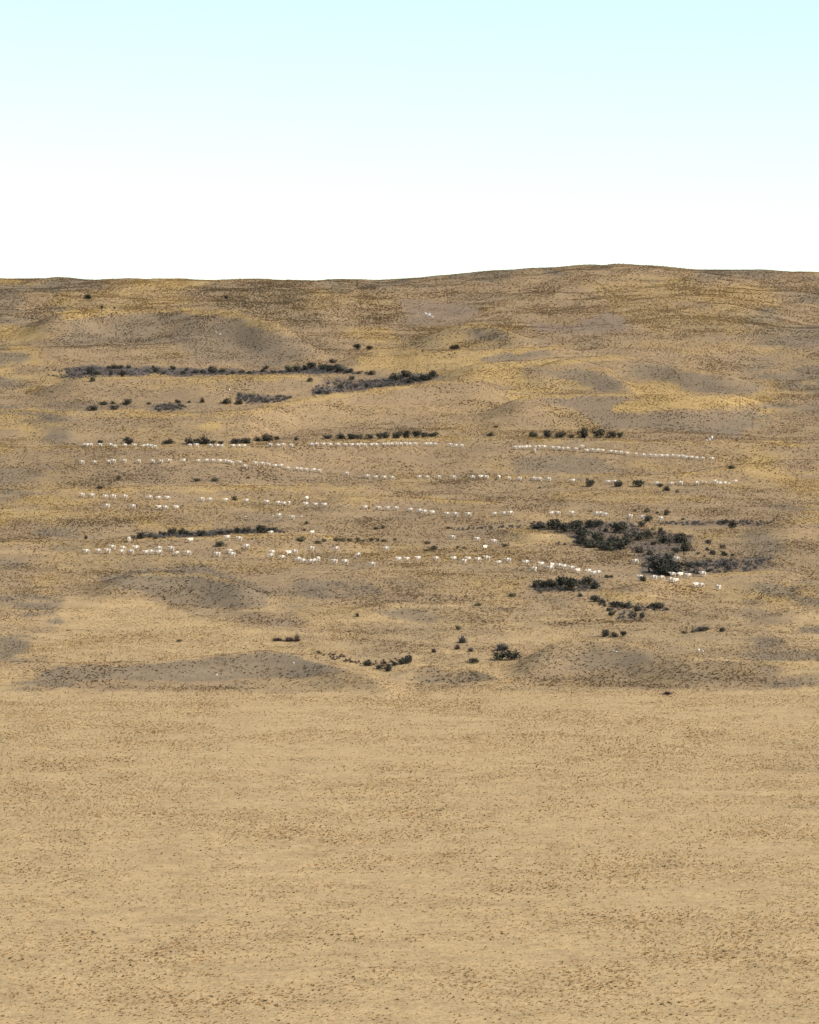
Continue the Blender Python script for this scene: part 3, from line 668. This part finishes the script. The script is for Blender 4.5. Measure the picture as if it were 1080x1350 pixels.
scrub('grey brush patch on the shelf above the big crest', 'Z1', [(735, 478), (1000, 492), (960, 515), (780, 525), (740, 505)], 90, (.6, 1.0))
scrub('pale grey brush beside dark bushes at the left shelf', 'Z1', [(340, 535), (460, 525), (500, 545), (400, 562), (345, 557)], 60, (.6, 1.0))
scrub('thin grey brush along the line above the lower flock', 'Z4', [(230, 470), (300, 450), (500, 440), (700, 436), (930, 428), (960, 442), (700, 450), (500, 462), (350, 470)], 170, (.45, .8))
scrub('grey twiggy brush through the big thicket at right', 'Z5', [(80, 420), (200, 400), (540, 392), (700, 445), (860, 460), (880, 525), (780, 565), (820, 640), (640, 640), (600, 545), (560, 505), (500, 530), (330, 505), (220, 500), (290, 450)], 230, (.45, .85))
scrub('grey brush below the thicket by the right edge', 'Z5', [(820, 580), (1080, 565), (1080, 625), (820, 640)], 110, (.5, .9))
scrub('low grey brush line reaching the right edge', 'Z5', [(700, 395), (1080, 384), (1080, 408), (700, 405)], 80, (.4, .8))
scrub('grey brush around the dark clump under the lowest file', 'Z5', [(105, 690), (400, 665), (430, 700), (320, 722), (130, 722)], 110, (.5, .9))
scrub('grey brush in the trail below the dark clump', 'Z8', [(380, 90), (640, 125), (740, 140), (760, 155), (640, 150), (520, 200), (470, 170)], 80, (.4, .8))
scrub('purple brown brush in the hollow behind the left mound', 'Z7', [(100, 350), (210, 360), (330, 400), (540, 370), (540, 400), (420, 420), (300, 410), (110, 372)], 80, (.35, .6), M_PURPLE)
scrub('thin brown brush row left of the lower thicket', 'Z5', [(-280, 420), (0, 408), (80, 405), (80, 420), (0, 424), (-280, 432)], 60, (.35, .6))

# ------------------------------------------------------------------ rocks
def rock_mesh(k):
    import bmesh
    bm_ = bmesh.new(); bmesh.ops.create_icosphere(bm_, subdivisions=2, radius=.5)
    rg = np.random.default_rng(900 + k)
    cuts = [(lambda n: (n / np.linalg.norm(n), rg.uniform(.26, .42)))(rg.normal(size=3)) for _ in range(9)]
    for v in bm_.verts:
        p = np.array(v.co)
        for n_, dist in cuts:
            s = p @ n_
            if s > dist: p = p - n_ * (s - dist)
        v.co = p
    m = bpy.data.meshes.new('rock'); bm_.to_mesh(m); bm_.free(); m.materials.append(M_ROCK); return m
ROCKS = [rock_mesh(k) for k in range(4)]
def rocks(phrase, lst):
    lst = sorted(lst)
    for i, (u, v, w, h) in enumerate(lst):
        x, y, z = at(u, v); W, H = w * y / F, h * y / F
        o = bpy.data.objects.new('rock', ROCKS[(i * 7 + len(phrase)) % 4]); COL.objects.link(o)
        o.location = (x, y, z + H * .22); o.scale = (W * 1.15, W * 1.05, H * 1.25); o.rotation_euler = (0, 0, i * 1.7)
        tag(o, f"pale rock, {nth(i + 1, len(lst))} {phrase}", 'rock', 'pale rocks on the slope')
rocks('in the white outcrop high on the bare slope', [(561, 414, 4.5, 2.5), (565.5, 416, 5.5, 4), (570, 418.5, 5, 3), (552, 413, 2, 1.5)])
rocks('of the rocks by the right edge above the thicket', [(935.5, 580, 3.5, 4), (938.5, 578, 3.5, 5), (932, 581, 3, 2.5)])
rocks('in the stony line at right behind the bushes', [(945, 636, 4, 3), (950, 637.5, 6, 4.5), (956, 637, 5, 3.5), (961, 638, 4, 2.5), (942, 635, 5, 2.2), (931, 636, 3, 2), (926, 635, 2.5, 2)])
rocks('on the grey face of the lowest left mound', [(387, 874.5, 3, 2.5), (286, 890.5, 3, 2.5), (306, 884, 2, 1.8)])
rocks('on the grey mound at lower right', [(809, 858, 3, 1.6), (813, 859.5, 4, 1.8), (921, 857.5, 4, 3), (927, 859, 3, 2), (958.5, 871, 2, 3)])
rocks('on the bare slopes at upper left', [(164, 454.5, 3, 1.8), (302.5, 514, 2.5, 2.2), (285, 438, 3, 1.8), (290, 441, 3, 1.6)])
rocks('on the grey patch around the middle files', [(449.5, 666, 2.5, 2), (459.5, 666.5, 3, 1.8), (366, 673, 3, 1.8), (360, 680, 3, 2), (324, 682, 4, 2), (397, 681.5, 4, 2)])

# ------------------------------------------------------------------ sheep: one continuous mesh each, a few walking poses
def sheep_mesh(k, stride=.0, head=.0, graze=False, dark=False):
    """faces -x, stands on z = 0, about 1.3 m long"""
    V = [(.40, 0, .61), (.18, 0, .645), (-.08, 0, .635), (-.32, 0, .62), (-.47, 0, .70 + head * .6), (-.60, 0, .80 + head), (-.70, 0, .78 + head), (-.82, 0, .71 + head)]
    R = [(.20, .20), (.275, .27), (.28, .275), (.235, .23), (.13, .145), (.085, .095), (.072, .078), (.042, .042)]
    if graze:
        V[4:] = [(-.50, 0, .55), (-.63, 0, .38), (-.68, 0, .27), (-.72, 0, .14)]
    E = [(i, i + 1) for i in range(7)]
    V += [(.52, 0, .60), (.55, 0, .45)]; R += [(.05, .05), (.03, .03)]; E += [(0, 8), (8, 9)]
    for sx, root, ph in ((.36, 0, 1), (-.30, 3, -1)):
        for sy in (-1, 1):
            sw = stride * ph * sy; n = len(V); fr = 1 if sx > 0 else -1
            V += [(sx + sw * .25, sy * .13, .40), (sx + sw * .6 + .035 * fr, sy * .125, .22), (sx + sw, sy * .12, .03)]
            R += [(.075, .075), (.040, .040), (.035, .035)]
            E += [(root, n), (n, n + 1), (n + 1, n + 2)]
    n = len(V)
    if True:
        hx, hz = V[5][0], V[5][2]
        for sy in (-1, 1):
            V.append((hx + .02, sy * .14, hz + .02)); R.append((.028, .02)); E.append((5, len(V) - 1))
    m = bpy.data.meshes.new('sheep_bones'); m.from_pydata(V, E, [])
    o = bpy.data.objects.new('sheep_bones', m); COL.objects.link(o)
    md = o.modifiers.new('skin', 'SKIN'); md.use_smooth_shade = True
    for i, sv in enumerate(m.skin_vertices[0].data):
        sv.radius = R[i]; sv.use_root = (i == 1)
    ss = o.modifiers.new('sub', 'SUBSURF'); ss.levels = 2
    dg = bpy.context.evaluated_depsgraph_get()
    me_ = bpy.data.meshes.new_from_object(o.evaluated_get(dg)); me_.name = 'sheep'
    bpy.data.objects.remove(o)
    me_.materials.clear()
    for mm in (M_WOOL, M_BLACK if dark else M_FACE): me_.materials.append(mm)
    nv_ = len(me_.vertices); c_ = np.empty(nv_ * 3, np.float32); me_.vertices.foreach_get('co', c_); c_ = c_.reshape(-1, 3)
    body = (c_[:, 2] > .36) & (c_[:, 0] > -.5)
    nz_ = vnoise(c_[:, 0] * 11 + k, (c_[:, 1] + c_[:, 2]) * 11, 55 + k) * .018
    ctr = np.stack([c_[:, 0], np.zeros(nv_), np.full(nv_, .60)], 1); dv = c_ - ctr; dv /= np.linalg.norm(dv, axis=1)[:, None] + 1e-6
    c_ += dv * (nz_ * body)[:, None]
    me_.vertices.foreach_set('co', c_.ravel())
    for p in me_.polygons:
        ce = p.center
        p.material_index = 1 if (ce.z < .30 and not graze and ce.x > -.55) or ce.x < -.60 else 0
        p.use_smooth = True
    return me_
SHEEP = [sheep_mesh(0, .10, 0), sheep_mesh(1, -.12, .05), sheep_mesh(2, .05, -.10), sheep_mesh(3, -.06, -.16), sheep_mesh(4, .14, -.04), sheep_mesh(5, .02, .08)]
SHEEP_GRAZE = sheep_mesh(6, .04, 0, graze=True)
SHEEP_DARK = sheep_mesh(7, .06, .03, dark=True)

FILES = []   # (name of the file, group, [(u, v of body centre, pose)])
def S(ox, oy, lst): return [(ox + p[0] / K, oy + p[1] / K, p[2] if len(p) > 2 else 'L') for p in lst]
f1 = S(104, 570, [(70, 165), (112, 165), (155, 163), (275, 163), (410, 160), (468, 183), (595, 168), (720, 168), (838, 178), (885, 175), (930, 180), (985, 186)]) \
   + S(204, 570, [(455, 168), (545, 170), (720, 170), (815, 177), (873, 178)]) \
   + S(304, 570, [(35, 175), (112, 174), (180, 174), (512, 163), (618, 168), (682, 165), (785, 167)]) \
   + S(404, 570, [(70, 160), (130, 157), (222, 160), (308, 162), (408, 160), (505, 163), (590, 162), (660, 168), (705, 160), (755, 166), (845, 162), (905, 165), (1000, 158), (1048, 155)]) \
   + S(504, 570, [(120, 153), (185, 153), (240, 155), (300, 150), (357, 153), (427, 153), (567, 153), (625, 152), (685, 153), (880, 163), (955, 172), (1028, 172)])
f2 = S(104, 570, [(40, 390), (203, 387), (388, 378), (450, 372), (588, 370), (775, 373), (953, 375), (1058, 378)]) \
   + S(204, 570, [(185, 368), (378, 365), (565, 368), (672, 368), (755, 370), (850, 373), (920, 377), (958, 382), (997, 392)]) \
   + S(304, 570, [(122, 388), (187, 443), (325, 403), (410, 407), (488, 415), (580, 432), (655, 435), (745, 467), (855, 473), (910, 478), (980, 485)]) \
   + S(404, 570, [(97, 490), (165, 500)]) + [(404 + 520 / K, 605 + 190 / K, 'L')]
f3 = S(664, 570, [(150, 197), (205, 197), (245, 197), (290, 195), (335, 192), (408, 193, 'F'), (405, 235, 'F'), (458, 195, 'F'), (527, 193), (637, 200), (715, 208), (765, 215, 'F'), (832, 213), (937, 220), (1015, 187)]) \
   + S(764, 570, [(97, 237), (168, 232), (238, 235), (302, 240), (405, 250), (468, 257), (537, 263), (618, 270), (730, 283), (830, 295), (918, 297), (985, 305), (1062, 308)]) \
   + S(864, 570, [(150, 308), (227, 308), (305, 313), (358, 316), (400, 325), (470, 327), (537, 333), (612, 338), (738, 343)])
f4 = S(404, 605, [(790, 228), (900, 237), (1010, 243)]) + S(504, 605, [(130, 245), (480, 237), (583, 237), (735, 237), (927, 240)]) \
   + S(604, 605, [(190, 240), (295, 233), (363, 237), (530, 240, 'F'), (655, 250), (793, 257), (985, 258), (1060, 262)]) + S(704, 605, [(193, 265), (507, 280), (965, 298), (1045, 300)]) \
   + S(804, 605, [(610, 317), (800, 320), (915, 315)]) + S(864, 605, [(535, 313), (770, 292), (1040, 290)])
f5 = S(104, 640, [(42, 122), (170, 130), (345, 142), (445, 147), (595, 147), (922, 155), (1035, 162)]) + S(204, 640, [(170, 163), (610, 183), (715, 183), (920, 190)]) \
   + S(304, 640, [(208, 200), (473, 215), (618, 230), (693, 233), (755, 230, 'F'), (978, 242)]) + S(394, 640, [(218, 248), (335, 255)])
f5b = S(104, 640, [(365, 268), (703, 273), (1040, 282)]) + S(204, 640, [(145, 285), (285, 288)])
f5c = S(304, 640, [(985, 165, 'F'), (630, 385), (800, 413)])
f6 = S(394, 640, [(862, 283), (1037, 293)]) + S(484, 645, [(270, 245), (375, 245), (565, 263), (683, 280), (748, 293), (848, 303), (1037, 320)]) + S(574, 645, [(262, 328), (430, 328), (770, 318), (890, 315), (975, 310)])
f7 = S(704, 655, [(230, 210), (315, 210), (495, 213), (815, 220), (862, 220), (930, 230)]) + S(804, 655, [(262, 252), (422, 266), (665, 278)])
f8 = S(104, 695, [(100, 315), (255, 305), (372, 310), (552, 317), (678, 315), (868, 325), (940, 322), (1040, 325)]) + S(194, 695, [(385, 335), (530, 338), (910, 353)])
f8b = S(104, 695, [(435, 262), (577, 270), (740, 268), (1040, 275)]) + S(194, 695, [(315, 280)])
f8c = S(104, 695, [(647, 158, 'F')]) + S(194, 695, [(560, 168, 'Q')]) + S(274, 695, [(255, 133), (410, 148), (820, 70), (503, 250)]) + S(344, 695, [(662, 65, 'Q')])
f9 = S(274, 695, [(290, 310), (318, 357), (838, 325), (820, 370), (968, 390), (1045, 335, 'Q')]) + S(344, 695, [(440, 320), (485, 413), (548, 438), (645, 440), (690, 433), (740, 410, 'F'), (955, 445)]) + S(434, 695, [(210, 450), (560, 480)])
f9b = S(344, 695, [(655, 275), (980, 280)]) + S(434, 695, [(375, 355), (740, 280)])
f10 = S(434, 695, [(900, 415), (1010, 413)]) + S(514, 695, [(365, 403), (605, 405), (830, 408), (955, 440, 'Q'), (1020, 408)]) + S(590, 700, [(400, 375), (513, 353), (665, 408), (785, 380), (1020, 410)])
f10b = S(514, 695, [(815, 130)]) + S(590, 700, [(390, 105), (605, 137), (480, 213, 'B')])
f11 = S(680, 715, [(235, 345, 'Q'), (330, 285), (465, 292, 'B'), (455, 335), (565, 305), (625, 312), (725, 335), (800, 365, 'F'), (943, 375), (1010, 402), (1070, 392)])
f12 = S(764, 725, [(727, 150), (900, 175, 'F'), (790, 355), (965, 360), (1065, 360)]) + S(864, 725, [(285, 115), (230, 320), (322, 323, 'Q'), (430, 333), (615, 312)])
f13 = S(864, 725, [(205, 390), (265, 395, 'Q'), (520, 450, 'Q'), (600, 455), (812, 482, 'Q')])
ALL = [
    ('in the uppermost file at left', f1), ('in the second file at upper left', f2), ('in the long file at upper right', f3),
    ('in the thin file across the middle right', f4), ('in the upper line at middle left', f5), ('in the short lower line at middle left', f5b),
    ('of the stragglers by the grey patch', f5c), ('in the file crossing the middle grey patch', f6), ('in the line just above the right thicket', f7),
    ('in the front line at lower left', f8), ('in the back row at lower left', f8b), ('of the strays along the left scrub line', f8c),
    ('in the lower flock at centre left', f9), ('of the loose sheep at lower centre', f9b), ('in the lower line at centre right', f10),
    ('of the loose sheep above the lower line', f10b), ('in the bunch above the dark clump', f11), ('among the scrub at far right', f12),
    ('on the open ground at the lower right corner', f13)]
rsx = random.Random(12)
prev = -1
for phrase, lst in ALL:
    lst = sorted(lst)
    for i, (u, v, pose) in enumerate(lst):
        px_per_m = F / at(u, v + 3)[1]
        x, y, z = at(u, v + .50 * px_per_m)
        k = rsx.randrange(6)
        if k == prev: k = (k + 1) % 6
        prev = k
        me_ = SHEEP[k]; what = 'white sheep walking left'; rz = rsx.gauss(0, .16)
        if pose == 'F': rz = rsx.choice((1, -1)) * math.pi / 2 + rsx.gauss(0, .2); what = 'white sheep seen end on'
        elif pose == 'Q': rz = rsx.choice((.75, -.6)) + rsx.gauss(0, .1); what = 'white sheep turned at an angle'
        elif pose == 'B': me_ = SHEEP_DARK; rz = .9; what = 'dark-faced sheep'
        elif rsx.random() < .06: me_ = SHEEP_GRAZE; what = 'white sheep with lowered head'
        o = bpy.data.objects.new('sheep', me_); COL.objects.link(o)
        s = rsx.uniform(.92, 1.06)
        o.location = (x, y, z - .03); o.rotation_euler = (0, 0, rz); o.scale = (s, s * 1.06, s * 1.08)
        tag(o, (f"{what}, {nth(i + 1, len(lst))} {phrase}").replace(" with lowered head", " grazing").replace(" turned at an angle", " turned aside"), 'sheep', 'sheep walking across the hillside')
print('tussocks', NT, 'bushes', len(SMALL), 'sheep', sum(len(l) for _, l in ALL), 'terrain', NR, NC)
